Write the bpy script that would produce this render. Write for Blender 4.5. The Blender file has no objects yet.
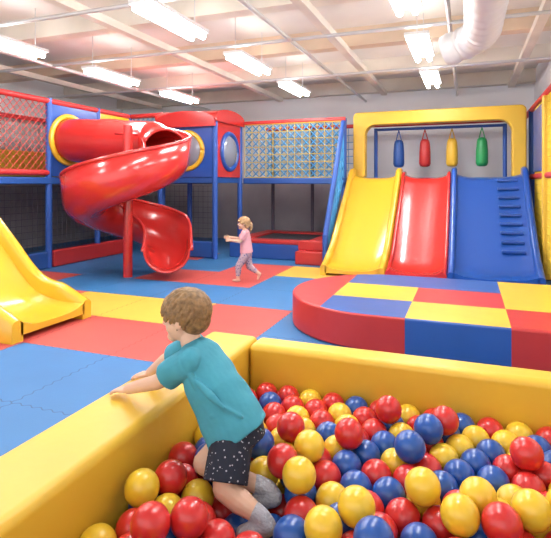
import bpy, bmesh, math, random
import numpy as np
from mathutils import Vector, Matrix
random.seed(7); np.random.seed(7)
S = bpy.context.scene
S.view_settings.view_transform = 'Standard'
S.view_settings.exposure = 0.28
COL = S.collection
V = Vector
pi = math.pi

# ------------------------------------------------------------ materials
def mat(name, col, rough=0.5, metal=0.0, bump=0.0, bscale=40.0, var=0.0, vscale=3.0, coat=0.0, emit=None, sss=0.0):
    m = bpy.data.materials.new(name); m.use_nodes = True
    nt = m.node_tree; b = nt.nodes['Principled BSDF']
    b.inputs['Base Color'].default_value = (*col, 1)
    b.inputs['Roughness'].default_value = rough
    b.inputs['Metallic'].default_value = metal
    b.inputs['Coat Weight'].default_value = coat
    b.inputs['Coat Roughness'].default_value = 0.15
    if sss:
        b.inputs['Subsurface Weight'].default_value = sss
        b.inputs['Subsurface Radius'].default_value = (0.02, 0.008, 0.004)
        b.inputs['Subsurface Scale'].default_value = 0.5
    if emit:
        b.inputs['Emission Color'].default_value = (*emit[0], 1)
        b.inputs['Emission Strength'].default_value = emit[1]
    tc = nt.nodes.new('ShaderNodeTexCoord')
    if var > 0:
        n = nt.nodes.new('ShaderNodeTexNoise'); n.inputs['Scale'].default_value = vscale
        n.inputs['Detail'].default_value = 4
        nt.links.new(tc.outputs['Object'], n.inputs['Vector'])
        r = nt.nodes.new('ShaderNodeValToRGB')
        r.color_ramp.elements[0].position = 0.3; r.color_ramp.elements[1].position = 0.7
        r.color_ramp.elements[0].color = (*[c*(1-var) for c in col], 1)
        r.color_ramp.elements[1].color = (*[min(1, c*(1+var)) for c in col], 1)
        nt.links.new(n.outputs['Fac'], r.inputs['Fac'])
        nt.links.new(r.outputs['Color'], b.inputs['Base Color'])
    if bump > 0:
        n2 = nt.nodes.new('ShaderNodeTexNoise'); n2.inputs['Scale'].default_value = bscale
        n2.inputs['Detail'].default_value = 3
        nt.links.new(tc.outputs['Object'], n2.inputs['Vector'])
        bp = nt.nodes.new('ShaderNodeBump'); bp.inputs['Strength'].default_value = bump
        bp.inputs['Distance'].default_value = 0.02
        nt.links.new(n2.outputs['Fac'], bp.inputs['Height'])
        nt.links.new(bp.outputs['Normal'], b.inputs['Normal'])
    return m

def speckle(name, base, spot, scale, thr):
    m = mat(name, base, 0.85)
    nt = m.node_tree; b = nt.nodes['Principled BSDF']
    tc = nt.nodes.new('ShaderNodeTexCoord')
    v = nt.nodes.new('ShaderNodeTexVoronoi'); v.inputs['Scale'].default_value = scale
    nt.links.new(tc.outputs['Object'], v.inputs['Vector'])
    lt = nt.nodes.new('ShaderNodeMath'); lt.operation = 'LESS_THAN'; lt.inputs[1].default_value = thr
    nt.links.new(v.outputs['Distance'], lt.inputs[0])
    mx = nt.nodes.new('ShaderNodeMix'); mx.data_type = 'RGBA'
    mx.inputs[6].default_value = (*base, 1); mx.inputs[7].default_value = (*spot, 1)
    nt.links.new(lt.outputs[0], mx.inputs[0]); nt.links.new(mx.outputs[2], b.inputs['Base Color'])
    return m

YEL = (0.68, 0.40, 0.024); RED = (0.50, 0.022, 0.018); BLU = (0.014, 0.075, 0.34)
M = {}
M['vy'] = mat('yellow_vinyl', (0.68, 0.42, 0.035), 0.42, bump=0.16, bscale=5, var=0.04)
M['vr'] = mat('red_vinyl', (0.46, 0.026, 0.024), 0.42, bump=0.12, bscale=5, var=0.05)
M['vb'] = mat('blue_vinyl', (0.018, 0.08, 0.31), 0.42, bump=0.12, bscale=5, var=0.05)
M['py'] = mat('yellow_plastic', YEL, 0.25, coat=0.4)
M['pr'] = mat('red_plastic', RED, 0.22, coat=0.5)
M['pb'] = mat('blue_plastic', BLU, 0.28, coat=0.3)
M['by'] = mat('yellow_ball', (0.74, 0.48, 0.028), 0.32, coat=0.2)
M['br'] = mat('red_ball', (0.55, 0.020, 0.018), 0.3, coat=0.2)
M['bb'] = mat('blue_ball', (0.012, 0.075, 0.32), 0.3, coat=0.2)
M['post'] = mat('blue_foam', (0.02, 0.085, 0.36), 0.5)
M['rail'] = mat('red_foam', (0.53, 0.028, 0.028), 0.5)
M['netr'] = mat('red_net_cord', (0.56, 0.05, 0.045), 0.8)
M['netw'] = mat('pale_net_cord', (0.75, 0.7, 0.6), 0.8)
M['nety'] = mat('yellow_net_cord', (0.78, 0.54, 0.05), 0.8)
M['netb'] = mat('light_blue_net_cord', (0.05, 0.27, 0.55), 0.8)
M['netd'] = mat('dark_net_cord', (0.12, 0.11, 0.15), 0.8)
M['wall'] = mat('painted_wall', (0.89, 0.89, 0.90), 0.8, var=0.03, vscale=0.6, bump=0.05)
M['wains'] = mat('grey_wall_panel', (0.36, 0.33, 0.35), 0.7, var=0.15, vscale=1.2)
M['ceil'] = mat('painted_ceiling', (0.74, 0.71, 0.65), 0.85, var=0.08, vscale=0.7)
M['beam'] = mat('cream_beam', (0.72, 0.67, 0.58), 0.7, var=0.10, vscale=1.5)
M['beam2'] = mat('tan_beam', (0.66, 0.52, 0.38), 0.7, var=0.12, vscale=1.5)
M['metal'] = mat('grey_metal', (0.6, 0.6, 0.6), 0.4, metal=0.5)
M['white'] = mat('white_enamel', (0.85, 0.85, 0.85), 0.4)
M['tube'] = mat('glowing_tube', (1, 1, 1), 0.5, emit=((1, 0.985, 0.98), 30.0))
M['duct'] = mat('duct_fabric', (0.68, 0.67, 0.67), 0.4, bump=0.1, bscale=8)
M['dome'] = mat('clear_bubble', (0.20, 0.22, 0.27), 0.08, coat=1.0)
M['black'] = mat('black_mesh', (0.03, 0.03, 0.04), 0.7)
M['green'] = mat('green_vinyl', (0.02, 0.30, 0.09), 0.4)
M['skin'] = mat('skin', (0.66, 0.41, 0.29), 0.5, sss=0.15, bump=0.03, bscale=60)
M['hairb'] = mat('brown_hair', (0.22, 0.12, 0.045), 0.55, bump=0.2, bscale=160, var=0.4, vscale=50)
M['hairl'] = mat('light_brown_hair', (0.40, 0.24, 0.11), 0.55, bump=0.3, bscale=90, var=0.3, vscale=40)
M['teal'] = mat('teal_cotton', (0.05, 0.28, 0.37), 0.85, bump=0.6, bscale=9, var=0.06, vscale=8)
M['pink'] = mat('pink_cotton', (0.68, 0.34, 0.38), 0.85, bump=0.3, bscale=20)
M['shorts'] = speckle('navy_print', (0.010, 0.014, 0.03), (0.36, 0.36, 0.42), 60, 0.20)
M['legg'] = speckle('pink_grey_print', (0.45, 0.33, 0.37), (0.12, 0.12, 0.25), 34, 0.34)
M['sock'] = mat('grey_sock', (0.38, 0.38, 0.42), 0.9, bump=0.4, bscale=90)
M['eye'] = mat('eye_dark', (0.03, 0.015, 0.01), 0.1)
M['eyew'] = mat('eye_white', (0.85, 0.83, 0.8), 0.2)
M['lip'] = mat('lips', (0.55, 0.2, 0.18), 0.5)

# ------------------------------------------------------------ object helpers
def tag(o, label, cat, group=None):
    o['label'] = label; o['category'] = cat
    if group: o['group'] = group
    return o
def empty(name, loc, label, cat, group=None, rz=0):
    e = bpy.data.objects.new(name, None); e.location = loc; e.rotation_euler = (0, 0, rz)
    e.empty_display_size = 0.1
    COL.objects.link(e); tag(e, label, cat, group); return e
def obj(name, bm, mats, parent=None, local=False, smooth=None, bevel=0, seg=3, solid=0, label=None):
    me = bpy.data.meshes.new(name)
    bmesh.ops.recalc_face_normals(bm, faces=bm.faces[:])
    vs = [v.co for v in bm.verts]
    c = V([(min(v[i] for v in vs)+max(v[i] for v in vs))/2 for i in range(3)])
    bmesh.ops.translate(bm, verts=bm.verts[:], vec=-c)
    bm.to_mesh(me); bm.free()
    if not isinstance(mats, (list, tuple)): mats = [mats]
    for m in mats: me.materials.append(m)
    if smooth is not None:
        me.polygons.foreach_set('use_smooth', [True]*len(me.polygons))
        if smooth < 180: me.set_sharp_from_angle(angle=math.radians(smooth))
    o = bpy.data.objects.new(name, me); COL.objects.link(o)
    if parent is not None:
        o.parent = parent
        o.location = c if local else c - V(parent.location)
    else: o.location = c
    if solid:
        md = o.modifiers.new('solid', 'SOLIDIFY'); md.thickness = solid; md.offset = 0
    if bevel:
        md = o.modifiers.new('bevel', 'BEVEL'); md.width = bevel; md.segments = seg
        md.limit_method = 'ANGLE'; md.angle_limit = math.radians(40)
        me.polygons.foreach_set('use_smooth', [True]*len(me.polygons))
        md.harden_normals = True
    if label: o['label'] = label
    return o
def struct(o):
    o['kind'] = 'structure'; return o
def B(): return bmesh.new()
def box(bm, x0, x1, y0, y1, z0, z1):
    v = [bm.verts.new((x, y, z)) for x in (x0, x1) for y in (y0, y1) for z in (z0, z1)]
    for f in ((0, 1, 3, 2), (4, 6, 7, 5), (0, 4, 5, 1), (2, 3, 7, 6), (0, 2, 6, 4), (1, 5, 7, 3)): bm.faces.new([v[i] for i in f])
    return bm
def loft(bm, rings, closed=True, cap=True):
    prev = None; first = None
    for r in rings:
        vs = [bm.verts.new(p) for p in r]
        if prev:
            n = len(vs)
            for i in range(n if closed else n-1):
                bm.faces.new((prev[i], prev[(i+1) % n], vs[(i+1) % n], vs[i]))
        else: first = vs
        prev = vs
    if cap and closed:
        bm.faces.new(first[::-1]); bm.faces.new(prev)
    return bm
def frust(bm, p0, p1, r0, r1, n=14):
    p0 = V(p0); p1 = V(p1); l = (p1-p0).normalized(); a = l.orthogonal().normalized(); b = l.cross(a)
    return loft(bm, [[p+a*math.cos(2*pi*k/n)*r+b*math.sin(2*pi*k/n)*r for k in range(n)] for p, r in ((p0, r0), (p1, r1))])
def cyl(bm, p0, p1, r, n=16): return frust(bm, p0, p1, r, r, n)
ICO = {}
def ball(bm, c, r, sub=2, axes=None, mi=0):
    if sub not in ICO:
        b_ = bmesh.new(); bmesh.ops.create_icosphere(b_, subdivisions=sub, radius=1)
        ICO[sub] = ([v.co.copy() for v in b_.verts], [[v.index for v in f.verts] for f in b_.faces]); b_.free()
    vs, fs = ICO[sub]
    if not isinstance(r, (tuple, list)): r = (r, r, r)
    c = V(c)
    if axes is None: axes = (V((1, 0, 0)), V((0, 1, 0)), V((0, 0, 1)))
    A, B_, C_ = axes[0]*r[0], axes[1]*r[1], axes[2]*r[2]
    nv = [bm.verts.new(c+A*v.x+B_*v.y+C_*v.z) for v in vs]
    for f in fs:
        ff = bm.faces.new([nv[i] for i in f])
        if mi: ff.material_index = mi
    return bm
def eloft(bm, secs, lat, n=20):
    cs = [V(s[0]) for s in secs]; rings = []
    for i, s in enumerate(secs):
        t = (cs[min(i+1, len(cs)-1)]-cs[max(i-1, 0)]).normalized()
        l = (V(lat)-t*V(lat).dot(t)).normalized(); f = t.cross(l)
        rings.append([cs[i]+l*math.cos(a)*s[1]+f*math.sin(a)*s[2] for a in [2*pi*k/n for k in range(n)]])
    return loft(bm, rings)
def catmull(pts, m=6):
    P = [V(p) for p in pts]; P = [P[0]*2-P[1]]+P+[P[-1]*2-P[-2]]; out = []
    for i in range(1, len(P)-2):
        for k in range(m):
            t = k/m; a, b, c, d = P[i-1], P[i], P[i+1], P[i+2]
            out.append(0.5*((2*b)+(c-a)*t+(2*a-5*b+4*c-d)*t*t+(3*b-a-3*c+d)*t**3))
    out.append(P[-2]); return out
def sweep(bm, pts, r, n=10):
    rings = []; up = V((0, 0, 1)); N = None
    for i, p in enumerate(pts):
        t = (V(pts[min(i+1, len(pts)-1)])-V(pts[max(i-1, 0)])).normalized()
        if N is None:
            N = t.cross(up if abs(t.z) < .9 else V((1, 0, 0))).normalized()
        N = (N-t*N.dot(t)).normalized(); Bn = t.cross(N)
        rr = r(i) if callable(r) else r
        rings.append([V(p)+N*math.cos(a)*rr+Bn*math.sin(a)*rr for a in [2*pi*k/n for k in range(n)]])
    return loft(bm, rings)
def net(name, a, b, z0, z1, cell, th, m, parent, label=None, diamond=False):
    a = V((*a, 0)); b = V((*b, 0)); L = (b-a).length; H = z1-z0
    nu = max(1, round(L/cell)); nv = max(1, round(H/cell)); bm = B()
    if diamond:
        def P(u, v): p = a+(b-a)*u; return V((p.x, p.y, z0+H*v))
        g = [[bm.verts.new(P(i/(2*nu), j/(2*nv))) if (i+j) % 2 == 0 else None for j in range(2*nv+1)] for i in range(2*nu+1)]
        for i in range(2*nu+1):
            for j in range(2*nv+1):
                if (i+j) % 2 == 1:
                    q_ = [g[x][y] for x, y in ((i-1, j), (i, j-1), (i+1, j), (i, j+1)) if 0 <= x <= 2*nu and 0 <= y <= 2*nv]
                    if len(q_) >= 3: bm.faces.new(q_)
    else:
        g = []
        for i in range(nu+1):
            p = a+(b-a)*i/nu
            g.append([bm.verts.new((p.x, p.y, z0+(z1-z0)*j/nv)) for j in range(nv+1)])
        for i in range(nu):
            for j in range(nv):
                bm.faces.new((g[i][j], g[i+1][j], g[i+1][j+1], g[i][j+1]))
    o = obj(name, bm, m, parent, label=label)
    w = o.modifiers.new('wire', 'WIREFRAME'); w.thickness = th; w.use_boundary = True; w.use_even_offset = False
    return o

# ------------------------------------------------------------ room
X0, X1, Y0, Y1, ZC = -9.5, 1.38, -1.6, 12.2, 3.95
def floor_mat(name, col):
    m = mat(name, col, 0.55, bump=0.08, bscale=90, var=0.05, vscale=2)
    nt = m.node_tree; b = nt.nodes['Principled BSDF']
    g = nt.nodes.new('ShaderNodeNewGeometry'); sp = nt.nodes.new('ShaderNodeSeparateXYZ')
    nt.links.new(g.outputs['Position'], sp.inputs[0])
    def mth(op, a, b_=None):
        n = nt.nodes.new('ShaderNodeMath'); n.operation = op
        for i, x in enumerate([a, b_]):
            if x is None: continue
            if isinstance(x, (int, float)): n.inputs[i].default_value = x
            else: nt.links.new(x, n.inputs[i])
        return n.outputs[0]
    def seam(u, v, ou):
        w = mth('MULTIPLY', mth('SINE', mth('MULTIPLY', v, 2*pi*11)), 0.011)
        a = mth('ADD', mth('ADD', u, ou), w)
        return mth('LESS_THAN', mth('PINGPONG', a, 0.5), 0.005)
    s = mth('MAXIMUM', seam(sp.outputs[0], sp.outputs[1], 20.9), seam(sp.outputs[1], sp.outputs[0], 20.45))
    src = b.inputs['Base Color'].links[0].from_socket
    mx = nt.nodes.new('ShaderNodeMix'); mx.data_type = 'RGBA'
    nt.links.new(s, mx.inputs[0]); nt.links.new(src, mx.inputs[6])
    mx.inputs[7].default_value = (*[c*0.5 for c in col], 1)
    nt.links.new(mx.outputs[2], b.inputs['Base Color'])
    return m
FM = [floor_mat('blue_foam_tile', (0.030, 0.155, 0.37)), floor_mat('red_foam_tile', (0.51, 0.075, 0.06)), floor_mat('yellow_foam_tile', (0.66, 0.41, 0.055))]
xs = [X0]+[-8.9+i for i in range(11)]+[X1]; ys = [Y0]+[-1.45+j for j in range(14)]+[Y1]
REDT = {(-4, 3), (-3, 3), (-3, 4), (-5, 6), (-4, 6), (-4, 7), (-5, 3), (-5, 2), (-7, 5), (-6, 4), (-2, 7), (-6, 8)}
YELT = {(-5, 4), (-4, 4), (-3, 7), (-2, 8), (-7, 3)}
bm = B(); gv = [[bm.verts.new((x, y, 0)) for y in ys] for x in xs]
for i in range(len(xs)-1):
    for j in range(len(ys)-1):
        f = bm.faces.new((gv[i][j], gv[i+1][j], gv[i+1][j+1], gv[i][j+1]))
        cx = (xs[i]+xs[i+1])/2; cy = (ys[j]+ys[j+1])/2
        k = (math.floor(cx), math.floor(cy)-1)
        f.material_index = 1 if k in REDT else 2 if k in YELT else 0
struct(obj('floor', bm, FM))
struct(obj('wall_back', box(B(), X0, X1, Y1, Y1+.15, 0, ZC), M['wall']))
struct(obj('wall_left', box(B(), X0-.15, X0, Y0, Y1+.15, 0, ZC), M['wall']))
struct(obj('wall_right', box(B(), X1, X1+.15, Y0, Y1+.15, 0, ZC), M['wall']))
struct(obj('ceiling', box(B(), X0-.15, X1+.15, Y0, Y1+.15, ZC, ZC+.1), M['ceil']))
struct(obj('trim_1', box(B(), X0, X1, Y1-.03, Y1, 0, 1.5), M['wains']))
struct(obj('trim_2', box(B(), X0, X0+.03, Y0, Y1-.03, 0, 1.5), M['wains']))
t = 3
for i, y in enumerate([1.6, 3.7, 5.8, 7.9, 10.0, 12.05]):
    struct(obj('trim_%d' % t, box(B(), X0, X1, y-.11, y+.11, 3.66, ZC), M['beam2'] if i in (1, 3) else M['beam'])); t += 1
for x in (-8.0, -4.4, -1.8, .9):
    struct(obj('trim_%d' % t, box(B(), x-.06, x+.06, Y0, Y1-.3, 3.56, 3.66), M['beam'])); t += 1
for (x, z, r) in ((-6.6, 3.5, .035), (-2.3, 3.5, .03), (-.2, 3.52, .03)):
    struct(obj('trim_%d' % t, cyl(B(), (x, Y0, z), (x, Y1, z), r), M['metal'], smooth=40)); t += 1
for y, z in ((4.6, 3.47), (8.9, 3.47), (6.6, 3.5)):
    struct(obj('trim_%d' % t, cyl(B(), (X0, y, z), (X1, y, z), .025), M['metal'], smooth=40)); t += 1

# ------------------------------------------------------------ lights
proto = None
for x in (-5.65, -3.1, -.58):
    for y in (2.7, 4.85, 7.0, 9.15):
        e = empty('ceiling_light', (x, y, 3.3), 'white twin-tube fluorescent fixture hanging from the ceiling', 'ceiling light', 'fluorescent ceiling lights')
        if proto is None:
            b1 = B(); box(b1, x-.15, x+.15, y-.6, y+.6, 3.335, 3.38)
            obj('housing', b1, M['white'], e, bevel=.01)
            for dx in (-.08, .08):
                obj('light_tube', cyl(B(), (x+dx, y-.57, 3.295), (x+dx, y+.57, 3.295), .035), M['tube'], e, smooth=40)
            for dy in (-.5, .5):
                obj('hanging_rod', cyl(B(), (x, y+dy, 3.37), (x, y+dy, 3.95), .006, 6), M['metal'], e)
            proto = [c for c in e.children]
        else:
            for c in proto:
                cc = c.copy(); cc.parent = e; COL.objects.link(cc)
        for en_, z_, rx in ((14, -.06, 0), (5, .10, pi)):  # downward tube light, plus an upward fill added only to brighten the ceiling
            L = bpy.data.lights.new('lamp_and_fill', 'AREA'); L.shape = 'RECTANGLE'; L.size = .28; L.size_y = 1.15
            L.energy = en_; L.color = (1, .985, .975)
            lo = bpy.data.objects.new('lamp_and_fill', L); COL.objects.link(lo); lo.location = (0, 0, z_); lo.rotation_euler = (rx, 0, 0); lo.parent = e

# duct
pts = [V((.17, y, 3.2)) for y in np.arange(.5, 5.9, .06)]+catmull([(.17, 5.92, 3.2), (.12, 6.2, 3.2), (-.02, 6.42, 3.18), (-.25, 6.5, 3.12)], 6)
d = empty('air_duct', (.17, 3, 3.2), 'large round off-white spiral ventilation duct under the ceiling', 'duct')
obj('duct_tube', sweep(B(), pts, lambda i: .19+.010*math.sin(i*1.6), 24), M['duct'], d, smooth=60)
for y in (2.5, 4.2, 5.6):
    obj('hanging_strap', cyl(B(), (.17, y, 3.38), (.17, y, 3.95), .01, 6), M['metal'], d)

# ------------------------------------------------------------ ball pit
pit = empty('ball_pit', (-.2, 1.8, 0), 'yellow padded vinyl ball pit enclosure full of plastic balls', 'ball pit')
PX0, PX1, PY0, PY1, PZ = -1.27, .78, .98, 2.84, .5
PF = .055
bm = B(); box(bm, -1.62, PX0, PY0-.9, PY1+.19, 0, PZ); obj('padded_wall', bm, M['vy'], pit, bevel=.04, seg=5)
bm = B(); box(bm, PX0+.004, PX1+.25, PY1, PY1+.19, 0, PZ); obj('padded_wall', bm, M['vy'], pit, bevel=.04, seg=5)
bm = B(); box(bm, PX1, PX1+.25, PY0-.2, PY1-.004, 0, PZ); obj('padded_wall', bm, M['vy'], pit, bevel=.035, seg=4)
bm = B(); box(bm, PX0+.004, PX1-.004, PY0-.2, PY0, 0, PZ); obj('padded_wall', bm, M['vy'], pit, bevel=.035, seg=4)
bm = B(); box(bm, PX0+.003, PX1-.003, PY0+.003, PY1-.003, 0.003, PF); obj('pit_floor', bm, M['vb'], pit)

# ------------------------------------------------------------ people
def finish(name, bm, m, parent, voxel, smooth=4, label=None):
    me = bpy.data.meshes.new('tmp'); bmesh.ops.recalc_face_normals(bm, faces=bm.faces[:])
    bm.to_mesh(me); bm.free()
    o = bpy.data.objects.new('tmp', me); COL.objects.link(o)
    r = o.modifiers.new('r', 'REMESH'); r.mode = 'VOXEL'; r.voxel_size = voxel; r.adaptivity = 0
    if smooth:
        s = o.modifiers.new('s', 'SMOOTH'); s.factor = .5; s.iterations = smooth
    dg = bpy.context.evaluated_depsgraph_get(); dg.update()
    ev = o.evaluated_get(dg); nm = bpy.data.meshes.new_from_object(ev)
    bpy.data.objects.remove(o)
    b2 = bmesh.new(); b2.from_mesh(nm)
    return obj(name, b2, m, parent, local=True, smooth=180, label=label)
def chain(bm, pts, rs, n=14):
    for i in range(len(pts)):
        ball(bm, pts[i], rs[i], 2)
        if i: frust(bm, pts[i-1], pts[i], rs[i-1], rs[i], n)
def hand(bm, w, F, N, Sd, L):
    F = V(F).normalized(); N = V(N); N = (N-F*N.dot(F)).normalized(); Sd = V(Sd); Sd = (Sd-F*Sd.dot(F)-N*Sd.dot(N)).normalized()
    w = V(w)
    eloft(bm, [(w-F*.05*L, .15*L, .13*L), (w+F*.15*L, .19*L, .11*L), (w+F*.42*L, .24*L, .095*L), (w+F*.52*L, .22*L, .07*L)], Sd, 16)
    for off, ln, sp in ((.19, .42, .22), (.065, .48, .07), (-.065, .45, -.08), (-.185, .34, -.25)):
        p = w+F*.46*L+Sd*off*L; d0 = (F+Sd*sp).normalized(); a = 0; pts = [p]
        for k, (f, c) in enumerate(((.42, 8), (.32, 28), (.26, 50))):
            d = (d0*math.cos(math.radians(c))-N*math.sin(math.radians(c)))
            p = p+d*ln*L*f; pts.append(p)
        chain(bm, pts, [.068*L, .064*L, .058*L, .05*L], 10)
    p = w+F*.1*L+Sd*.13*L; d = (F*.65+Sd*.76).normalized()
    chain(bm, [p, p+d*.2*L, p+d*.36*L+F*.02*L, p+d*.42*L+F*.12*L-N*.02*L], [.085*L, .075*L, .066*L, .055*L], 10)
def frame(F, up=(0, 0, 1)):
    F = V(F).normalized(); L = V(up).cross(F).normalized(); U = F.cross(L); return F, L, U
def head(bm, c, fr, h):
    F, L, U = fr; c = V(c)
    P = lambda f, l, u: c+F*f*h+L*l*h+U*u*h
    ball(bm, P(-.06, 0, .1), (.45*h, .385*h, .40*h), 3, fr)
    ball(bm, P(.08, 0, -.14), (.32*h, .30*h, .34*h), 3, fr)
    for s in (-1, 1):
        ball(bm, P(.18, .15*s, -.15), .16*h, 2)
        ball(bm, P(-.03, .385*s, -.06), (.085*h, .035*h, .12*h), 2, fr)
        ball(bm, P(-.05, .40*s, .0), (.05*h, .03*h, .06*h), 2, fr)
    ball(bm, P(.30, 0, -.37), .115*h, 2)
    ball(bm, P(.30, 0, -.24), (.1*h, .13*h, .07*h), 2, fr)
    chain(bm, [P(.36, 0, .02), P(.44, 0, -.10)], [.035*h, .055*h], 8)
    for s in (-1, 1): ball(bm, P(.40, .04*s, -.115), .04*h, 2)
    return P
def face_parts(P, fr, h, parent):
    for s in (-1, 1):
        bm = B(); ball(bm, P(.335, .145*s, 0), (.05*h, .065*h, .04*h), 2, fr); obj('eye', bm, M['eyew'], parent, local=True, smooth=180)
        bm = B(); ball(bm, P(.37, .145*s, 0), (.022*h, .032*h, .034*h), 2, fr); obj('iris', bm, M['eye'], parent, local=True, smooth=180)
        bm = B(); chain(bm, [P(.37, .07*s, .095), P(.36, .2*s, .09)], [.014*h, .01*h], 6); obj('eyebrow', bm, M['hairb'], parent, local=True)
    bm = B(); ball(bm, P(.385, 0, -.245), (.03*h, .10*h, .028*h), 2, fr); obj('mouth', bm, M['lip'], parent, local=True, smooth=180)
def hair_locks(bm, P, fr, h, n, hair_fn, r=.045, drop=.22):
    for i in range(n):
        u = 1-1.45*(i+.5)/n; a = i*2.39996
        rr = math.sqrt(max(0, 1-u*u)); f = rr*math.cos(a); l = rr*math.sin(a)
        if not hair_fn(f, l, u): continue
        def sp(f, l, u, k=1.05):
            q = V((f, l, u)).normalized(); return P(-.06+.46*k*q.x, .395*k*q.y, .10+.41*k*q.z)
        crown = V((-.45, .1, .9)).normalized(); q = V((f, l, u))
        t = (q-crown); t = t-q*t.dot(q)
        if t.length < .05: t = V((.1, random.uniform(-1, 1), 0))
        t = t.normalized()+V((random.uniform(-.3, .3), random.uniform(-.3, .3), random.uniform(-.15, .15)))
        pts = [sp(*q, .98), sp(*(q+t*drop*.35), 1.05+random.uniform(0, .02)), sp(*(q+t*drop*.7), 1.06+random.uniform(0, .03)), sp(*(q+t*drop), 1.04+random.uniform(0, .06))]
        rs = [r*h*.8, r*h, r*h*.85, r*h*.25]; n_ = 7
        tt = (pts[3]-pts[0]).normalized(); ax = tt.orthogonal().normalized(); bx = tt.cross(ax)
        loft(bm, [[p+ax*math.cos(2*pi*k/n_)*rd+bx*math.sin(2*pi*k/n_)*rd for k in range(n_)] for p, rd in zip(pts, rs)])

YAW = math.radians(20.9)
# ---- boy
boy = empty('person', (-.987, 1.871, 0.02), 'toddler in teal t-shirt and dark printed shorts leaning on padded wall', 'person', rz=YAW)
Zo = .02
def q(x, y, z): return V((x, y, z-Zo))
LAT = V((-.357, -.934, 0))
FB = (-.95, .25, -.14)
fr = frame(FB); hh = .232; hc = q(-.158, .17, .897)
sn, sf = q(-.115, .035, .735), q(-.125, .235, .745)
en, ef = q(-.265, .10, .625), q(-.285, .35, .63)
wn, wf = q(-.425, .21, .55), q(-.375, .415, .545)
pel = q(.0965, 0, .463); hipn = q(.075, -.056, .44); hipf = q(.118, .056, .44)
kn, an = q(.055, -.14, .305), q(.20, -.205, .235)
kf, af = q(-.045, .0, .325), q(.225, -.055, .25)
bm = B()
P = head(bm, hc, fr, hh)
chain(bm, [q(-.105, .13, .745), q(-.128, .145, .80), hc+V((.015, 0, -.03))], [.05, .047, .047])
eloft(bm, [(q(-.10, .13, .76), .06, .04), (q(-.085, .12, .73), .105, .06), (q(-.047, .1, .668), .105, .075), (q(.03, .05, .571), .095, .08), (pel, .10, .085), (q(.11, 0, .41), .08, .07)], LAT)
chain(bm, [sn, en, wn], [.041, .034, .025]); chain(bm, [sf, ef, wf], [.041, .034, .025])
chain(bm, [sn, q(-.1, .1, .74), sf], [.04, .05, .04])
hand(bm, wn+V((0, 0, -.008)), (-.86, .5, -.10), (0, 0, 1), (.5, .86, 0), .118)
hand(bm, wf+V((0, 0, -.006)), (-.9, .42, -.12), (0, 0, 1), (-.42, -.9, 0), .118)
for h_, k_, a_ in ((hipn, kn, an), (hipf, kf, af)):
    mid = k_.lerp(a_, .35)+V((.012, -.008, -.008))
    chain(bm, [h_, h_.lerp(k_, .5), k_, mid, a_], [.066, .06, .048, .046, .029])
    toe = a_+V((-.03, -.01, -.045))
    chain(bm, [a_, a_+V((.02, -.01, -.03)), toe+V((-.035, .0, -.01))], [.028, .03, .024])
finish('body', bm, M['skin'], boy, .0036, 4)
face_parts(P, fr, hh, boy)
# shirt with soft folds
bm = B()
eloft(bm, [(q(-.118, .138, .785), .05, .045), (q(-.105, .13, .765), .085, .062), (q(-.09, .12, .735), .118, .08), (q(-.047, .1, .668), .122, .100), (q(.0, .06, .600), .124, .114), (q(.045, .035, .535), .128, .122), (q(.078, .008, .478), .135, .128), (q(.096, .003, .448), .140, .132)], LAT, 28)
for s_, e_ in ((sn, en), (sf, ef)):
    ball(bm, s_, .058, 2)
    p1 = s_.lerp(e_, .70); frust(bm, s_, p1, .059, .057, 18)
    frust(bm, q(-.07, .12, .715), s_, .075, .056, 16)
# folds: slanted ridges across the side and back
for (x_, y_, z_), (x2, y2, z2), r_ in (((-.07, -.03, .68), (.05, -.10, .60), .012), ((-.02, -.05, .62), (.12, -.09, .56), .012), ((.0, -.08, .56), (.17, -.06, .52), .013), ((.02, -.10, .51), (.19, -.04, .485), .012), ((-.10, -.015, .70), (-.03, -.02, .60), .012)):
    chain(bm, [q(x_, y_, z_), q((x_+x2)/2, (y_+y2)/2-.010, (z_+z2)/2), q(x2, y2, z2)], [r_*.6, r_, r_*.6], 8)
ts = finish('t_shirt', bm, M['teal'], boy, .0045, 7)
tex = bpy.data.textures.new('cloth_folds', 'CLOUDS'); tex.noise_scale = .09; tex.noise_depth = 0
md = ts.modifiers.new('folds', 'DISPLACE'); md.texture = tex; md.strength = .016; md.mid_level = .3; md.texture_coords = 'LOCAL'
# shorts
bm = B()
eloft(bm, [(q(.083, .0, .50), .108, .100), (pel, .116, .110), (q(.108, -.005, .42), .114, .108)], LAT, 24)
ball(bm, hipn, .088, 2); ball(bm, hipf, .084, 2)
frust(bm, hipn, hipn.lerp(kn, .90), .088, .090, 18)
frust(bm, hipf, hipf.lerp(kf, .74), .084, .076, 18)
finish('shorts', bm, M['shorts'], boy, .0045, 4)
# socks
for k_, a_ in ((kn, an), (kf, af)):
    bm = B(); toe = a_+V((-.065, -.01, -.055))
    chain(bm, [a_.lerp(k_, .18), a_, a_+V((.022, -.01, -.03)), toe], [.036, .034, .037, .031])
    finish('sock', bm, M['sock'], boy, .005, 2)
# hair
bm = B(); ball(bm, P(-.10, 0, .13), (.46*hh, .41*hh, .42*hh), 3, fr); ball(bm, P(-.22, 0, -.08), (.30*hh, .35*hh, .30*hh), 3, fr)
def hf(f, l, u):
    if f > .55 and u < .35: return False
    if f > -.1 and u < -.05: return False
    return u > -.55
hair_locks(bm, P, fr, hh, 420, hf, .032, .55)
finish('hair', bm, M['hairb'], boy, .0028, 1)

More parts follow.
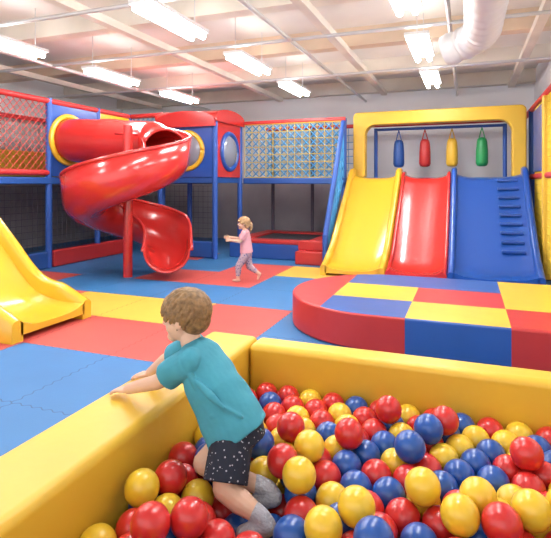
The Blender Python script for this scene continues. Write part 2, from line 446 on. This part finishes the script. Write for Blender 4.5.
# ---- girl
girl = empty('person', (-3.17, 6.98, 0), 'small child in pink top and printed leggings running on foam tiles', 'person', rz=YAW)
fr = frame((-1, -.08, -.05)); hh = .19; hc = V((-.02, 0, .885))
bm = B(); P = head(bm, hc, fr, hh); G = V
chain(bm, [G((.01, 0, .75)), G((0, 0, .82))], [.04, .036])
LG = V((0, 1, 0))
eloft(bm, [(G((.01, 0, .775)), .06, .04), (G((.01, 0, .745)), .10, .055), (G((.01, 0, .66)), .098, .07), (G((.015, 0, .55)), .09, .075), (G((.025, 0, .45)), .095, .08)], LG)
A1 = [G((.0, -.115, .735)), G((-.06, -.13, .62)), G((-.20, -.10, .635))]
A2 = [G((.0, .115, .735)), G((-.09, .13, .63)), G((-.24, .09, .66))]
chain(bm, A1, [.036, .029, .021]); chain(bm, A2, [.036, .029, .021])
hand(bm, A1[2], (-1, 0, .05), (0, -1, .3), (0, .3, 1), .10)
hand(bm, A2[2], (-1, 0, .05), (0, 1, .3), (0, -.3, 1), .10)
L1 = [G((.02, -.05, .42)), G((-.09, -.055, .235)), G((-.10, -.05, .05))]
L2 = [G((.03, .05, .42)), G((.07, .05, .215)), G((.205, .05, .115))]
for l in (L1, L2): chain(bm, l, [.06, .045, .026])
chain(bm, [L1[2], G((-.085, -.05, .024)), G((-.17, -.05, .02))], [.026, .024, .019])
chain(bm, [L2[2], G((.225, .05, .10)), G((.20, .05, .022))], [.026, .026, .019])
finish('body', bm, M['skin'], girl, .0065, 3)
face_parts(P, fr, hh, girl)
bm = B()
eloft(bm, [(G((.005, 0, .785)), .055, .045), (G((.01, 0, .755)), .11, .065), (G((.01, 0, .66)), .112, .085), (G((.02, 0, .55)), .112, .092), (G((.028, 0, .435)), .122, .10)], LG, 24)
for A in (A1, A2):
    frust(bm, G((.01, 0, .72)), A[0], .06, .048); ball(bm, A[0], .048); frust(bm, A[0], A[0].lerp(A[1], .75), .049, .045)
finish('t_shirt', bm, M['pink'], girl, .007, 3)
bm = B(); eloft(bm, [(G((.025, 0, .47)), .1, .085), (G((.025, 0, .39)), .105, .09)], LG, 20)
for l in (L1, L2):
    ball(bm, l[0], .07); frust(bm, l[0], l[1], .070, .053); ball(bm, l[1], .053); frust(bm, l[1], l[1].lerp(l[2], .8), .053, .036)
finish('leggings', bm, M['legg'], girl, .007, 3)
bm = B(); ball(bm, P(-.1, 0, .13), (.47*hh, .425*hh, .43*hh), 3, fr); ball(bm, P(-.25, 0, -.12), (.27*hh, .36*hh, .34*hh), 3, fr)
chain(bm, [P(-.42, 0, .05), P(-.58, 0, -.1), P(-.62, 0, -.4), P(-.52, 0, -.7)], [.1*hh, .15*hh, .13*hh, .05*hh])
hair_locks(bm, P, fr, hh, 200, hf, .045, .4)
finish('hair', bm, M['hairl'], girl, .0055, 2)

# ------------------------------------------------------------ balls (settled by relaxation)
R = .067
pts = []
for lz in range(2):
    y = PY0+R; row = 0
    while y < PY1-R+.01:
        x = PX0+R+(R if (row+lz) % 2 else 0)
        while x < PX1-R+.01:
            pts.append((x, y+(.035 if lz else 0), PF+R+lz*.11)); x += 2*R*1.03
        y += 2*R*.895; row += 1
pts = np.array(pts)
ne = 30
ex = np.column_stack([np.random.uniform(PX0+R, PX1-R, ne), np.random.uniform(PY0+.2, PY1-R, ne), np.full(ne, .36)])
pts = np.vstack([pts, ex]); pts[:, :2] += np.random.uniform(-.03, .03, (len(pts), 2)); pts[:, 2] += np.random.uniform(0, .05, len(pts))
cy, sy = math.cos(YAW), math.sin(YAW)
def bw(p): return np.array([boy.location.x+p.x*cy-p.y*sy, boy.location.y+p.x*sy+p.y*cy, p.z+Zo])
obs = []
for k_, a_ in ((kn, an), (kf, af)):
    toe = a_+V((-.065, -.01, -.055))
    for s0, s1, r0, r1 in ((k_, a_, .058, .048), (a_, toe, .048, .044)):
        for t_ in np.linspace(0, 1, 7): obs.append((*bw(s0.lerp(s1, float(t_))), r0+(r1-r0)*t_))
obs.append((*bw(hipf.lerp(kf, .6)), .09)); obs.append((*bw(hipn.lerp(kn, .8)), .105)); obs.append((*bw(hipn.lerp(kn, .3)), .10))
for a_ in (an, af): obs.append((*bw(a_+V((-.01, -.07, .05))), .07)); obs.append((*bw(a_+V((-.05, -.05, .05))), .06))
obs = np.array(obs)
N = len(pts)
for it in range(560):
    if it < 200: pts[:, 2] -= .0022
    elif it < 300: pts[:, 2] -= .0006
    if it % 8 == 0:
        D = pts[:, None, :]-pts[None, :, :]; d2_ = (D**2).sum(2)
        I, J = np.where(np.triu(d2_ < (2*R+.035)**2, 1))
    Dv = pts[I]-pts[J]; dist = np.sqrt((Dv**2).sum(1))+1e-9
    ov = np.clip(2*R*1.006-dist, 0, None)*.35
    mv = Dv/dist[:, None]*ov[:, None]
    np.add.at(pts, I, mv); np.add.at(pts, J, -mv)
    D2 = pts[:, None, :]-obs[None, :, :3]; d2 = np.sqrt((D2**2).sum(2))+1e-9
    o2 = np.clip(R+obs[None, :, 3]-d2, 0, None); k = o2.argmax(1); ii = np.arange(N)
    pts += D2[ii, k]/d2[ii, k][:, None]*o2[ii, k][:, None]*.8
    pts[:, 0] = np.clip(pts[:, 0], PX0+R, PX1-R); pts[:, 1] = np.clip(pts[:, 1], PY0+R, PY1-R); pts[:, 2] = np.maximum(pts[:, 2], PF+.001+R)
order = np.argsort(-pts[:, 2])
ballme = {}
for c in ('br', 'by', 'bb'):
    b_ = B(); ball(b_, (0, 0, 0), R, 4)
    me = bpy.data.meshes.new('plastic_ball'); b_.to_mesh(me); b_.free(); me.materials.append(M[c])
    me.polygons.foreach_set('use_smooth', [True]*len(me.polygons)); ballme[c] = me
nm = {'br': 'glossy red plastic play ball in the ball pit', 'by': 'glossy yellow plastic play ball in the ball pit', 'bb': 'glossy blue plastic play ball in the ball pit'}
cols = np.full(N, -1)
for i in np.random.permutation(N):
    near = np.where(((pts-pts[i])**2).sum(1) < (2.3*R)**2)[0]
    w_ = np.array([.42, .29, .29])
    for j in near:
        if cols[j] >= 0: w_[cols[j]] *= .62
    cols[i] = np.random.choice(3, p=w_/w_.sum())
low = B()
nind = min(292, N)
for rank, i in enumerate(order):
    c = ('br', 'by', 'bb')[cols[i]]
    if rank < nind:
        o = bpy.data.objects.new('plastic_ball', ballme[c]); COL.objects.link(o); o.location = pts[i]
        o.rotation_euler = (random.random()*6, random.random()*6, 0)
        tag(o, nm[c], 'ball', 'ball pit balls')
    else: ball(low, pts[i], R, 3, mi=int(cols[i]))
o = obj('plastic_balls', low, [M['br'], M['by'], M['bb']], smooth=180); tag(o, 'lower layer of red, yellow and blue plastic balls in the pit', 'balls'); o['kind'] = 'stuff'

# ------------------------------------------------------------ round soft platform
bm = B(); x0, x1, y0, y1, zt = -1.82, 1.25, 4.45, 6.5, .33
out = [(x1, y0), (x1, y1)]
cx = x0+1.0
for k in range(0, 25):
    a = pi/2+pi*k/24; out.append((cx+1.0*math.cos(a), (y0+y1)/2+(y1-y0)/2*math.sin(a)))
vs = [bm.verts.new((x, y, 0)) for x, y in out]; f = bm.faces.new(vs)
r = bmesh.ops.extrude_face_region(bm, geom=[f]); bmesh.ops.translate(bm, verts=[v for v in r['geom'] if isinstance(v, bmesh.types.BMVert)], vec=(0, 0, zt))
for c in (-1.3, -.5, .34): bmesh.ops.bisect_plane(bm, geom=bm.verts[:]+bm.edges[:]+bm.faces[:], plane_co=(c, 0, 0), plane_no=(1, 0, 0))
for c in (5.1, 5.8): bmesh.ops.bisect_plane(bm, geom=bm.verts[:]+bm.edges[:]+bm.faces[:], plane_co=(0, c, 0), plane_no=(0, 1, 0))
tab = [['r', 'r', 'r'], ['b', 'y', 'b'], ['y', 'r', 'b'], ['r', 'y', 'y']]
ci = {'r': 0, 'b': 1, 'y': 2}
bm.normal_update()
for f in bm.faces:
    c = f.calc_center_median(); i = 0 if c.x < -1.3 else 1 if c.x < -.5 else 2 if c.x < .34 else 3
    j = 0 if c.y < 5.1 else 1 if c.y < 5.8 else 2
    if abs(f.normal.z) > .5: f.material_index = ci[tab[i][j]]
    else: f.material_index = [0, 0, 1, 0][i]
o = obj('soft_play_platform', bm, [M['vr'], M['vb'], M['vy']], bevel=.025, seg=3)
tag(o, 'low round-ended padded platform with red, blue and yellow squares', 'soft play platform')

# ------------------------------------------------------------ straight slides
def slide(name, mp, t0, t1, prof, wh, wt, m, label, mw=None, skirt=.22):
    pr = catmull([(a, b, 0) for a, b in prof], 5)
    c = mp(pr[0].x, (t0+t1)/2, 0); e = empty(name, c, label, 'slide')
    rings = []
    n = 8
    for p in pr:
        s, z = p.x, p.y
        ring = []
        for k in range(n+1):
            u = k/n; t_ = t0+wt*.8+(t1-t0-1.6*wt)*u
            ring.append(mp(s, t_, z+.07*(2*u-1)**4))
        ring.append(mp(s, t1-wt*.8, max(.003, z-.06))); ring.append(mp(s, t0+wt*.8, max(.003, z-.06)))
        rings.append(ring)
    obj('slide_bed', loft(B(), rings), m, e, smooth=50)
    for tc in (t0+wt/2, t1-wt/2):
        rings = []
        for p in pr:
            s, z = p.x, p.y; h = wh*min(1, .35+s/.35*.65); zb = max(.002, z-skirt); zt_ = z+h; w = wt/2
            rings.append([mp(s, tc+a, b) for a, b in ((-w, zb), (-w, zt_-.035), (-w*.75, zt_-.012), (-w*.35, zt_), (w*.35, zt_), (w*.75, zt_-.012), (w, zt_-.035), (w, zb))])
        obj('slide_side', loft(B(), rings), mw or m, e, smooth=50)
    return e
prof = [(0, .1), (.3, .12), (.6, .26), (1.0, .58), (1.5, .99), (1.9, 1.35), (2.12, 1.55), (2.3, 1.6), (2.45, 1.6)]
mp3 = lambda s, t, z: V((t, 7.87+s, z))
slide('slide', mp3, -2.23, -1.195, prof, .2, .1, M['py'], 'wide yellow plastic slide with raised sides next to red slide')
slide('slide', mp3, -1.185, -.275, prof, .13, .07, M['pr'], 'red plastic slide between the yellow and blue slides')
bs = slide('slide', mp3, -.265, 1.04, prof, .2, .1, M['pb'], 'wide blue plastic slide with climbing grips along one side')
for k in range(9):
    s = .75+k*.165; z = np.interp(s, [p[0] for p in prof], [p[1] for p in prof])+.02
    bm = B(); box(bm, .52, .86, 7.87+s-.03, 7.87+s+.03, z, z+.045); obj('grip', bm, M['pb'], bs, bevel=.012)
mpl = lambda s, t, z: V((-3.93-s, t, z))
slide('slide', mpl, 3.45, 4.5, [(0, .12), (.45, .14), (.75, .26), (1.1, .6), (1.5, .98), (2.0, 1.38), (2.4, 1.58), (2.7, 1.6), (2.85, 1.6)], .24, .13, M['py'], 'yellow plastic slide ending on the foam tiles', skirt=.35)

# ------------------------------------------------------------ spiral slide
C = V((-5.06, 6.63, 0)); rc = .62; RU = .34
sp = empty('spiral_slide', C, 'glossy red spiral slide winding around a pole with tube entrance', 'slide')
path = []
for k in range(13): path.append((V((-6.86+(6.86-5.06)*k/12, C.y+rc, 1.93-.13*k/12)), V((0, 1, 0))))
a0 = pi/2
NT = 60; tot = math.radians(418); zs, ze = 1.8, .17
for k in range(1, NT+1):
    u = k/NT; a = a0-tot*u
    path.append((V((C.x+rc*math.cos(a), C.y+rc*math.sin(a), zs+(ze-zs)*u)), V((math.cos(a), math.sin(a), 0))))
a = a0-tot; tg = V((math.sin(a), -math.cos(a), 0))
for k in range(1, 6): path.append((path[13+NT-1][0]+tg*.1*k+V((0, 0, -.02*k if k < 3 else -.04)), V((math.cos(a), math.sin(a), 0))))
def prof_at(p, n, outer, inner):
    L = [(-RU-.02, inner)]
    for k in range(15):
        th = pi+pi*k/14; L.append((RU*math.cos(th), RU+RU*math.sin(th)))
    L.append((RU+.03, outer)); return [p+n*a_+V((0, 0, b_)) for a_, b_ in L]
st = 9
rings = []; ro = []; ri = []
for i, (p, n) in enumerate(path[st:]):
    end = max(0, (i-(len(path)-st-9))/8)
    o_ = .68-.33*end; in_ = .5-.15*end
    g = prof_at(p, n, o_, in_); rings.append(g); ro.append(g[-1]); ri.append(g[0])
obj('chute', loft(B(), rings, closed=False, cap=False), M['pr'], sp, smooth=60, solid=.03)
obj('chute_rim', sweep(B(), ro, .03, 8), M['pr'], sp, smooth=180)
obj('chute_rim', sweep(B(), ri, .028, 8), M['pr'], sp, smooth=180)
rings = []
for i, (p, n) in enumerate(path[:19]):
    rad = .385+(.02 if i in (6, 7, 13, 14) else 0)
    rings.append([p+n*rad*math.cos(2*pi*k/28)+V((0, 0, .36+rad*math.sin(2*pi*k/28))) for k in range(28)])
obj('slide_tube', loft(B(), rings, cap=False), M['pr'], sp, smooth=60, solid=.03)
obj('pole', cyl(B(), (C.x, C.y, 0), (C.x, C.y, 2.42), .075, 24), M['pr'], sp, smooth=40)
rr = []
for k in range(49):
    a = 2*pi*k/48; rr.append(V((-6.83, C.y+rc+.43*math.cos(a), 2.29+.43*math.sin(a))))
obj('entrance_ring', sweep(B(), rr, .05, 10), M['py'], sp, smooth=180)

# ------------------------------------------------------------ left play frame
XL = -6.9
lf = empty('play_frame', (XL, 6, 0), 'blue and red play frame with nets, padded posts and raised deck', 'play structure')
ZD, ZR = 1.62, 2.95
def post(x, y, z0, z1, par, m='post', r=.055):
    return obj('post', cyl(B(), (x, y, z0), (x, y, z1), r, 16), M[m], par, smooth=40)
YP = [2.5, 4.6, 6.83, 8.08, 9.1]
for y in YP: post(XL, y, 0, ZR+.05, lf)
post(-6.05, 9.1, 0, ZR, lf)
for y in (2.5, 6.83, 9.1, 11.5): post(-9.2, y, 0, ZR, lf)
obj('rail', cyl(B(), (XL, 2.5, ZR), (XL, 9.1, ZR), .05), M['rail'], lf, smooth=40)
obj('rail', cyl(B(), (XL, 9.1, ZR), (-6.05, 9.1, ZR), .05), M['rail'], lf, smooth=40)
obj('rail', cyl(B(), (-9.2, 2.5, ZR), (-9.2, 11.5, ZR), .05), M['rail'], lf, smooth=40)
obj('rail', cyl(B(), (-9.2, 11.5, ZR), (-6, 11.5, ZR), .05), M['nety'], lf, smooth=40)
bm = B(); box(bm, -9.25, XL+.06, 2.4, 11.6, ZD-.14, ZD-.02); obj('deck', bm, M['vb'], lf, bevel=.02)
bm = B(); box(bm, XL+.07, -6.0, 9.05, 11.6, ZD-.14, ZD-.02); obj('deck', bm, M['vb'], lf, bevel=.02)
obj('rail', cyl(B(), (XL, 4.6, ZD+.06), (XL, 6.83, ZD+.06), .05), M['rail'], lf, smooth=40)
net('net', (XL, 4.6), (XL, 6.8), ZD+.1, ZR, .13, .018, M['netr'], lf, diamond=True)
net('net', (-9.2, 2.5), (-9.2, 11.4), ZD, ZR, .14, .018, M['netw'], lf)
net('net', (-9.2, 11.5), (-6.1, 11.5), ZD, ZR, .14, .018, M['nety'], lf)
net('net', (XL+.05, 9.1), (-6.11, 9.1), ZD, ZR, .13, .018, M['netb'], lf, diamond=True)
net('net', (-9.1, 11.45), (-6.1, 11.45), 0.05, ZD-.2, .14, .012, M['netd'], lf)
net('net', (-8.6, 4.6), (-8.6, 11.4), 0.05, ZD-.2, .14, .012, M['netd'], lf)
bm = B(); box(bm, -8.4, -8.3, 6.2, 8.6, ZD, 2.15); obj('inner_panel', bm, M['vy'], lf, bevel=.03)
bm = B(); box(bm, -8.4, -8.3, 8.62, 10.4, ZD, 2.5); obj('inner_panel', bm, M['vr'], lf, bevel=.03)
def panel_hole_x(x, ya, yb, za, zb, cy_, cz, r, th=.06, n=32):
    bm = B(); o_, i_ = [], []
    angs = [2*pi*k/n for k in range(n)]+[math.atan2(b_-cz, a_-cy_) % (2*pi) for a_ in (ya, yb) for b_ in (za, zb)]
    angs = sorted(angs); n = len(angs)
    for a in angs:
        cy2, s2 = math.cos(a), math.sin(a)
        i_.append((cy_+r*cy2, cz+r*s2))
        tt = min(((yb-cy_)/cy2 if cy2 > 0 else (ya-cy_)/cy2) if abs(cy2) > 1e-6 else 9, ((zb-cz)/s2 if s2 > 0 else (za-cz)/s2) if abs(s2) > 1e-6 else 9)
        o_.append((cy_+tt*cy2, cz+tt*s2))
    vi = [bm.verts.new((x, a, b)) for a, b in i_]; vo = [bm.verts.new((x, a, b)) for a, b in o_]
    for k in range(n): bm.faces.new((vi[k], vi[(k+1) % n], vo[(k+1) % n], vo[k]))
    r_ = bmesh.ops.extrude_face_region(bm, geom=bm.faces[:]); bmesh.ops.translate(bm, verts=[v for v in r_['geom'] if isinstance(v, bmesh.types.BMVert)], vec=(th, 0, 0))
    return bm
obj('entrance_panel', panel_hole_x(XL-.03, 6.88, 8.03, ZD, ZR-.05, C.y+rc+.05, 2.29, .40), M['pb'], lf)
bm = B(); box(bm, XL-.03, XL+.03, 8.13, 9.05, ZD, ZR-.05); obj('side_panel', bm, M['py'], lf, bevel=.01)
bm = B(); box(bm, XL-.06, XL+.06, 4.7, 6.76, .002, .3); obj('low_barrier', bm, M['vb'], lf, bevel=.03)
bm = B(); box(bm, XL-.06, XL+.06, 6.9, 9.0, .002, .3); obj('low_barrier', bm, M['vr'], lf, bevel=.03)

# ------------------------------------------------------------ play house tower
HX0, HX1, HY0, HY1 = -5.9, -4.64, 8.8, 9.96
ph = empty('playhouse', ((HX0+HX1)/2, (HY0+HY1)/2, 0), 'blue and red raised playhouse tower with round bubble windows', 'playhouse')
for x in (HX0, HX1):
    for y in (HY0, HY1): post(x, y, 0, 2.86, ph)
bm = B(); box(bm, HX0, HX1, HY0, HY1, ZD-.12, ZD); obj('deck', bm, M['vb'], ph, bevel=.01)
def panel_hole_y(y, xa, xb, za, zb, cx_, cz, r, th=.06):
    bm = panel_hole_x(0, xa, xb, za, zb, cx_, cz, r, th)
    for v in bm.verts: v.co = V((v.co.y, y+v.co.x, v.co.z))
    return bm
cxh, cyh, cz = (HX0+HX1)/2, (HY0+HY1)/2, 2.15
obj('house_panel', panel_hole_y(HY0-.03, HX0+.05, HX1-.05, ZD, 2.72, cxh, cz, .34), M['pb'], ph)
obj('house_panel', panel_hole_x(HX1-.03, HY0+.05, HY1-.05, ZD, 2.72, cyh, cz, .34), M['pr'], ph)
bm = B(); ball(bm, (cxh, HY0, cz), (.345, .14, .345), 4); obj('bubble_window', bm, M['dome'], ph, smooth=180)
bm = B(); ball(bm, (HX1, cyh, cz), (.14, .345, .345), 4); obj('bubble_window', bm, M['dome'], ph, smooth=180)
rr = [V((cxh+.37*math.cos(2*pi*k/40), HY0-.035, cz+.37*math.sin(2*pi*k/40))) for k in range(41)]
obj('window_ring', sweep(B(), rr, .05, 8), M['py'], ph, smooth=180)
rr = [V((HX1+.035, cyh+.37*math.cos(2*pi*k/40), cz+.37*math.sin(2*pi*k/40))) for k in range(41)]
obj('window_ring', sweep(B(), rr, .05, 8), M['pb'], ph, smooth=180)
rings = []
for xx in (HX0-.08, HX1+.08):
    rings.append([V((xx, HY0-.08, 2.72)), V((xx, HY0-.08, 2.84))]+[V((xx, cyh-(HY1-HY0+.16)/2*math.cos(pi*k/12), 2.84+.16*math.sin(pi*k/12))) for k in range(1, 12)]+[V((xx, HY1+.08, 2.84)), V((xx, HY1+.08, 2.72))])
obj('roof', loft(B(), rings), M['pr'], ph, smooth=40)
bm = B(); rg = []
for yy in (HY0-.12, HY0-.06):
    rg.append([V((HX0-.05, yy, 2.62)), V((HX0-.05, yy, 2.74))]+[V((cxh-(HX1-HX0+.1)/2*math.cos(pi*k/12), yy, 2.74+.2*math.sin(pi*k/12))) for k in range(1, 12)]+[V((HX1+.05, yy, 2.74)), V((HX1+.05, yy, 2.62))])
obj('gable', loft(bm, rg), M['pr'], ph, smooth=30)
bm = B(); box(bm, HX0+.07, HX1-.07, HY0+.02, HY0+.14, .002, .33); obj('low_barrier', bm, M['vb'], ph, bevel=.03)

# ------------------------------------------------------------ back deck with blue/yellow net
bd = empty('climbing_deck', (-3.4, 10.5, 0), 'raised deck walkway with blue and yellow rope net', 'play structure')
YB = 10.0
bm = B(); box(bm, HX1+.08, -2.27, YB-.05, 11.4, ZD-.14, ZD-.01); obj('deck', bm, M['vb'], bd, bevel=.02)
bm = B(); box(bm, -2.26, 1.08, 10.36, 11.9, ZD-.14, ZD-.01); obj('deck', bm, M['vb'], bd, bevel=.02)
post(-2.34, YB+.06, 0, 2.82, bd)
for x in (-4.4, -3.4, -2.3): post(x, 11.35, 0, 2.8, bd, 'netd', .04)
obj('rail', cyl(B(), (HX1+.06, YB, 2.8), (-2.3, YB, 2.8), .045), M['rail'], bd, smooth=40)
obj('rail', cyl(B(), (HX1+.06, 11.35, 2.8), (1.0, 11.35, 2.8), .045), M['rail'], bd, smooth=40)
net('rope_net', (HX1+.12, YB), (-2.4, YB), ZD, 2.76, .16, .04, M['netb'], bd, diamond=True)
net('rope_net', (HX1+.12, YB-.03), (-2.4, YB-.03), ZD, 2.76, .16, .018, M['nety'], bd)
net('rope_net', (HX1+.12, 11.35), (-2.2, 11.35), ZD, 2.76, .16, .02, M['netb'], bd)
obj('slanted_rail', cyl(B(), (-2.34, 8.6, .55), (-2.34, 10.0, 2.75), .05), M['post'], bd, smooth=40)
obj('slanted_rail', cyl(B(), (-2.34, 8.6, .0), (-2.34, 8.6, .58), .05), M['post'], bd, smooth=40)
bm = B(); g = []
for i in range(9):
    u = i/8; y = 8.6+1.4*u; zt_ = .55+2.2*u; zb = max(.1, .1+1.5*u)
    g.append([bm.verts.new((-2.34, y, zb+(zt_-zb)*j/6)) for j in range(7)])
for i in range(8):
    for j in range(6): bm.faces.new((g[i][j], g[i+1][j], g[i+1][j+1], g[i][j+1]))
o = obj('rope_net', bm, M['netb'], bd); w = o.modifiers.new('w', 'WIREFRAME'); w.thickness = .03

# trampoline
tr = empty('trampoline', (-3.6, 10.2, 0), 'rectangular trampoline with blue skirt, red edge pad and black mat', 'trampoline')
tx0, tx1, ty0, ty1 = -4.5, -2.62, 9.15, 11.2
bm = B(); box(bm, tx0, tx1, ty0, ty1, .002, .3); obj('skirt', bm, M['vb'], tr, bevel=.02)
bm = B()
for a in ((tx0, tx1, ty0, ty0+.3), (tx0, tx1, ty1-.3, ty1), (tx0, tx0+.3, ty0+.3, ty1-.3), (tx1-.3, tx1, ty0+.3, ty1-.3)): box(bm, *a, .302, .37)
obj('edge_pad', bm, M['vr'], tr, bevel=.015)
bm = B(); box(bm, tx0+.3, tx1-.3, ty0+.3, ty1-.3, .302, .33); obj('jumping_mat', bm, M['black'], tr)
st_ = empty('foam_step', (-2.6, 8.85, 0), 'red vinyl foam step block beside the trampoline', 'foam block')
bm = B(); box(bm, -2.95, -2.42, 8.72, 9.1, .002, .24); obj('block', bm, M['vr'], st_, bevel=.02)
bm = B(); box(bm, -2.95, -2.42, 8.9, 9.1, .242, .42); obj('block', bm, M['vr'], st_, bevel=.02)

# ------------------------------------------------------------ yellow padded arch
ar = empty('padded_arch', (-.55, 10.45, ZD), 'large yellow padded arch frame at the top of slides', 'arch')
ax0, ax1, az0, az1, th = -2.22, 1.05, ZD, 2.97, .2
def rc_(cx_, cz_, r, a0_, a1_, n=8): return [(cx_+r*math.cos(math.radians(a0_+(a1_-a0_)*k/n)), cz_+r*math.sin(math.radians(a0_+(a1_-a0_)*k/n))) for k in range(n+1)]
o2 = [(ax0, az0)]+rc_(ax0+.1, az1-.1, .1, 180, 90)+rc_(ax1-.1, az1-.1, .1, 90, 0)+[(ax1, az0), (ax1-th-.05, az0)]
o2 += rc_(ax1-th-.05-.22, az1-.27-.22, .22, 0, 90)+rc_(ax0+th+.05+.22, az1-.27-.22, .22, 90, 180)+[(ax0+th+.05, az0)]
bm = B(); vs = [bm.verts.new((x, 10.36, z)) for x, z in o2]; f = bm.faces.new(vs)
r_ = bmesh.ops.extrude_face_region(bm, geom=[f]); bmesh.ops.translate(bm, verts=[v for v in r_['geom'] if isinstance(v, bmesh.types.BMVert)], vec=(0, .25, 0))
obj('arch_body', bm, M['vy'], ar, bevel=.03)

# bags
bag = empty('bag_frame', (-.5, 11, ZD), 'blue metal hanging bar with end posts behind the slides', 'frame')
obj('bar', cyl(B(), (-1.85, 11, 2.66), (.72, 11, 2.66), .03), M['post'], bag, smooth=40)
for x in (-1.85, .72): obj('post', cyl(B(), (x, 11, ZD), (x, 11, 2.69), .04), M['post'], bag, smooth=40)
for x, m, cn in ((-1.36, 'vb', 'blue'), (-.82, 'vr', 'red'), (-.28, 'vy', 'yellow'), (.295, 'green', 'green')):
    e = empty('punching_bag', (x, 11, 2.62), 'small %s vinyl punching bag hanging from bar' % cn, 'punching bag', 'hanging punching bags')
    rg = [[V((x+r*math.cos(2*pi*k/20), 11+r*math.sin(2*pi*k/20), z)) for k in range(20)] for z, r in ((1.84, .05), (1.855, .095), (1.91, .118), (2.15, .115), (2.34, .10), (2.40, .085), (2.43, .03))]
    obj('bag', loft(B(), rg), M[m], e, smooth=50)
    for s in (-1, 1): obj('strap', sweep(B(), [V((x+s*.06, 11, 2.39)), V((x+s*.03, 11, 2.52)), V((x, 11, 2.628))], .012, 6), M[m], e)

# ------------------------------------------------------------ right netted side
rs = empty('netted_side_frame', (1.15, 8.5, 0), 'netted play frame side with red rail and yellow padded posts', 'play structure')
XR = 1.17
for y, m in ((6.6, 'py'), (8.75, 'py'), (10.7, 'post')):
    if m == 'py':
        bm = B(); box(bm, XR-.07, XR+.07, y-.07, y+.07, .002, 2.86); obj('padded_post', bm, M['vy'], rs, bevel=.03)
    else: post(XR, y, 0, 2.9, rs)
obj('rail', cyl(B(), (XR, 6.6, 2.9), (XR, 11.9, 2.9), .05), M['rail'], rs, smooth=40)
obj('rail', cyl(B(), (XR, 6.6, 1.62), (XR, 11.9, 1.62), .05), M['rail'], rs, smooth=40)
net('net', (XR, 6.7), (XR, 10.2), 1.66, 2.86, .12, .02, M['nety'], rs)
net('net', (XR, 6.7), (XR, 10.2), .1, 1.58, .12, .02, M['nety'], rs)
bm = B(); box(bm, XR-.03, XR+.03, 9.2, 10.2, 1.7, 2.8); obj('side_panel', bm, M['pb'], rs, bevel=.01)

# ------------------------------------------------------------ world + camera
w = bpy.data.worlds.new('World'); S.world = w; w.use_nodes = True
w.node_tree.nodes['Background'].inputs[0].default_value = (1, .99, .98, 1)
w.node_tree.nodes['Background'].inputs[1].default_value = 1.7
cam = bpy.data.cameras.new('Camera'); co = bpy.data.objects.new('Camera', cam); COL.objects.link(co)
cam.sensor_fit = 'HORIZONTAL'; cam.sensor_width = 36; cam.lens = 36*500/551; cam.shift_y = -86/551
co.location = (0, 0, 1.5); co.rotation_euler = (pi/2, 0, YAW)
S.camera = co
